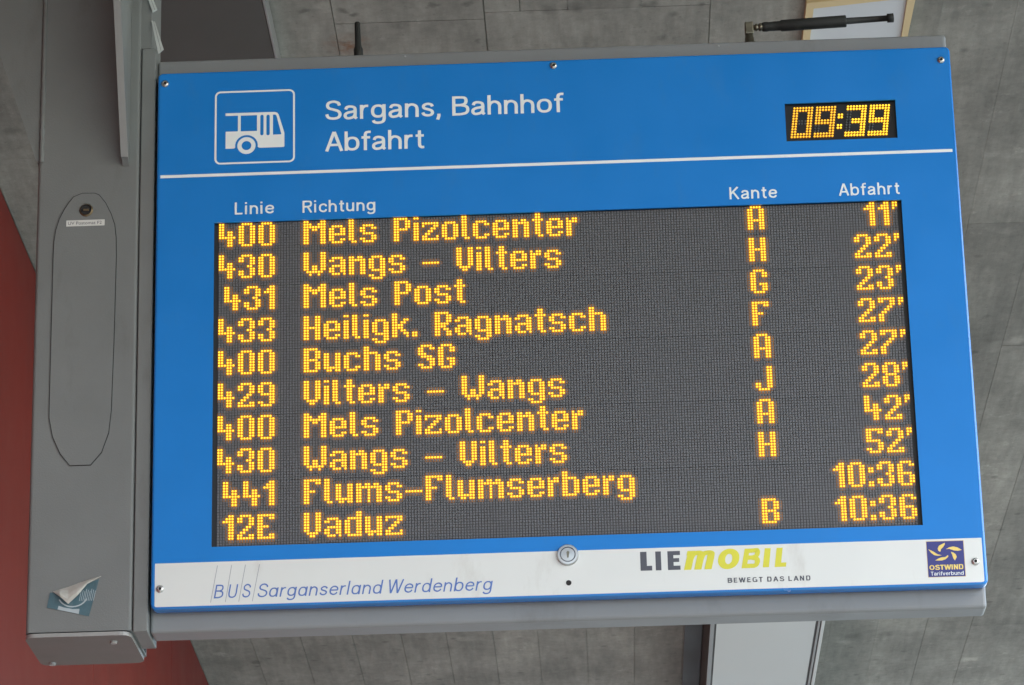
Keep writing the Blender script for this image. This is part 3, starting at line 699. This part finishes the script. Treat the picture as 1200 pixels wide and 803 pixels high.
disc(bm, lx, lz, [(.0225, -.0100), (.0225, -.0135), (.0205, -.0170), (.0160, -.0172), (.0155, -.0160), (.0145, -.0160), (.0140, -.0172), (.0010, -.0176)], 40, mis=[0, 0, 0, 1, 1, 0, 0, 0])
for f in bm.faces: f.smooth = False
bmesh.ops.recalc_face_normals(bm, faces=bm.faces[:])
lk = mesh_obj('panel_lock', bm, [M['lock'], M['charcoal']], B)
bm = bmesh.new(); prism(bm, [(lx-.0016, lz-.007), (lx+.0016, lz-.007), (lx+.0036, lz+.005), (lx+.0006, lz+.0075), (lx-.0026, lz+.005)], 'Y', -.0182, -.0170)
mesh_obj('key_slot', bm, M['brass'], lk)
bm = bmesh.new(); disc(bm, .0020, -.4580, [(.0056, -.0104), (.0056, -.0112), (.0046, -.0110), (.0010, -.0107)], 20, mi=0)
bmesh.ops.recalc_face_normals(bm, faces=bm.faces[:]); mesh_obj('drain_hole', bm, M['seal'], B)

# printed logos on the white strip ----------------------------------------
WY = -.0105
BL = M['skylet']
for s, a, b in (('B', -.7232, -.7030), ('U', -.6934, -.6730), ('S', -.6650, -.6470)):
    stroke_text('logo_letter', s, BL, B, a, b, -.4682, .0288, WY, t=.10, shear=.17)
stroke_text('logo_letter', 'Sarganserland Werdenberg', BL, B, -.6336, -.1525, -.4686, .0290, WY, t=.095, xh=.68, shear=.17, track=.08, italic=True, space=.22)
for x0, x1 in ((-.7302, -.7166), (-.6999, -.6875), (-.6726, -.6591), (-.6448, -.6302)):
    flat('logo_stroke', [[(x0, -.4765), (x0+.0011, -.4765), (x1+.0011, -.3984), (x1, -.3984)]], M['greyhair'], B, WY, .0001)
CH = M['charcoal']; LI = M['lime']
flat('logo_letter', [mm([(149.3, -397.3), (162.5, -397.3), (162.5, -427.3), (173.0, -427.3), (173.0, -437.3), (149.3, -437.3)])], CH, B, WY, .0001)
flat('logo_letter', [mm([(180.3, -397.4), (191.8, -397.4), (191.8, -437.5), (180.3, -437.5)])], CH, B, WY, .0001)
flat('logo_letter', [mm([(205.0, -397.6), (230.7, -397.6), (230.7, -406.3), (217.0, -406.3), (217.0, -412.8), (228.6, -412.8), (228.6, -420.9), (217.0, -420.9), (217.0, -428.7), (230.7, -428.7), (230.7, -437.5), (205.0, -437.5)])], CH, B, WY, .0001)
stroke_text('logo_letter', 'm', LI, B, .2375, .3015, -.4383, .0398, WY, t=.235, shear=.16)
stroke_text('logo_letter', 'O', LI, B, .3075, .3515, -.4395, .0433, WY, t=.25, shear=.12)
stroke_text('logo_letter', 'B', LI, B, .3545, .3940, -.4385, .0412, WY, t=.22, shear=.18)
flat('logo_letter', [mm([(397.9, -437.9), (410.6, -437.9), (416.2, -397.6), (403.8, -397.6)])], LI, B, WY, .0001)
flat('logo_letter', [mm([(422.1, -437.9), (445.0, -437.9), (446.5, -428.9), (435.9, -428.9), (440.4, -397.6), (428.0, -397.6)])], LI, B, WY, .0001)
stroke_text('slogan_letter', 'BEWEGT DAS LAND', CH, B, .3253, .4935, -.4683, .0102, WY, t=.17, track=.24, space=.42)
ow = flat('fare_network_emblem', [mm([(731.9, -470.2), (808.8, -470.2), (808.8, -393.4), (731.9, -393.4)])], M['yellow'], B, WY+.0001, .0001)
flat('emblem_field', [mm([(732.9, -469.2), (807.8, -469.2), (807.8, -394.4), (732.9, -394.4)])], M['navy'], ow, WY-.0001, .0001)
for pet in [[(770.3, -397.8), (770.4, -401.0), (766.2, -407.2), (761.9, -411.0), (760.0, -416.7), (755.9, -413.9), (755.2, -409.2), (758.1, -403.8), (763.6, -400.8)],
            [(771.7, -411.3), (779.0, -407.6), (786.7, -406.2), (794.9, -408.1), (803.9, -413.9), (795.9, -415.7), (787.6, -414.5), (778.8, -411.0)],
            [(781.4, -417.4), (786.6, -419.2), (790.9, -422.9), (792.8, -428.5), (788.5, -435.9), (785.4, -430.6), (784.0, -424.3)],
            [(775.2, -424.0), (775.4, -427.6), (769.8, -432.5), (762.1, -435.1), (748.5, -434.6), (755.6, -430.5), (762.6, -428.3), (769.4, -428.1)],
            [(736.2, -410.9), (742.4, -413.5), (748.2, -417.3), (753.9, -421.7), (762.8, -423.9), (754.5, -424.9), (747.0, -423.1), (741.3, -418.2)]]:
    flat('emblem_petal', [mm(pet)], M['gold'], ow, WY-.0004, .0001)
stroke_text('emblem_letter', 'OSTWIND', M['gold'], ow, .7358, .8045, -.4545, .0104, WY-.0003, t=.19, track=.06)
stroke_text('emblem_letter', 'Tarifverbund', M['letter'], ow, .7372, .8043, -.4663, .0080, WY-.0003, t=.12, track=.07)

# ------------------------------------------------------------------ antennas on top of the board
def revolve(bm, axis_o, axis_d, prof, n=20, mi=0):
    d = Vector(axis_d).normalized(); u = d.orthogonal().normalized(); v = d.cross(u); O = Vector(axis_o); rr = []
    for s, r in prof:
        rr.append([bm.verts.new(O + d*s + (u*math.cos(2*math.pi*i/n) + v*math.sin(2*math.pi*i/n))*r) for i in range(n)])
    for A, Bq in zip(rr, rr[1:]):
        for i in range(n):
            f = bm.faces.new((A[i], A[(i+1) % n], Bq[(i+1) % n], Bq[i])); f.material_index = mi; f.smooth = True
    for f in (bm.faces.new(rr[0]), bm.faces.new(rr[-1])): f.material_index = mi
    bmesh.ops.recalc_face_normals(bm, faces=bm.faces[:])
a1 = thing('antenna', 'short upright black whip antenna on the board top near its left end', 'antenna', (-.4245, .078, .757))
bm = bmesh.new(); revolve(bm, (0, 0, 0), (-.03, 0, 1), [(0, .0105), (.028, .0102), (.034, .0106), (.041, .0080), (.048, .0070), (.098, .0062), (.1005, .0045)])
mesh_obj('whip', bm, M['rubber'], a1)
bm = bmesh.new(); revolve(bm, (0, 0, 0), (0, 0, 1), [(0, .0165), (.004, .0165), (.006, .013)], 6); mesh_obj('base_nut', bm, M['brass'], a1)
a2 = thing('antenna', 'long black rod antenna lying level on a metal elbow on the board top', 'antenna', (.4305, .080, .757))
bm = bmesh.new(); revolve(bm, (0, 0, 0), (0, 0, 1), [(0, .0125), (.018, .0125), (.020, .0105), (.030, .0105), (.032, .009), (.040, .009)], 8); mesh_obj('elbow_base', bm, M['brass'], a2)
bm = box(bmesh.new(), -.0095, .0095, -.0095, .0095, .038, .067, bev=.0025); mesh_obj('elbow_block', bm, M['brass'], a2)
ax = Vector((1, 0, .040)).normalized(); o0 = Vector((.008, 0, .0555))
bm = bmesh.new(); revolve(bm, o0, ax, [(0, .006), (.005, .006), (.006, .0088), (.010, .0088), (.011, .0068), (.013, .0068), (.014, .0092), (.020, .0092), (.021, .007)], 12); mesh_obj('connector', bm, M['brass'], a2)
bm = bmesh.new(); revolve(bm, o0, ax, [(.018, .0065), (.022, .0102), (.030, .0112), (.036, .0100), (.046, .0106), (.060, .0108), (.063, .0128), (.130, .0131), (.202, .0134), (.2045, .0125), (.2048, .0074), (.260, .0068), (.294, .0066), (.2945, .0098), (.3080, .0102), (.3085, .0084)], 24)
mesh_obj('rod', bm, M['rubber'], a2)
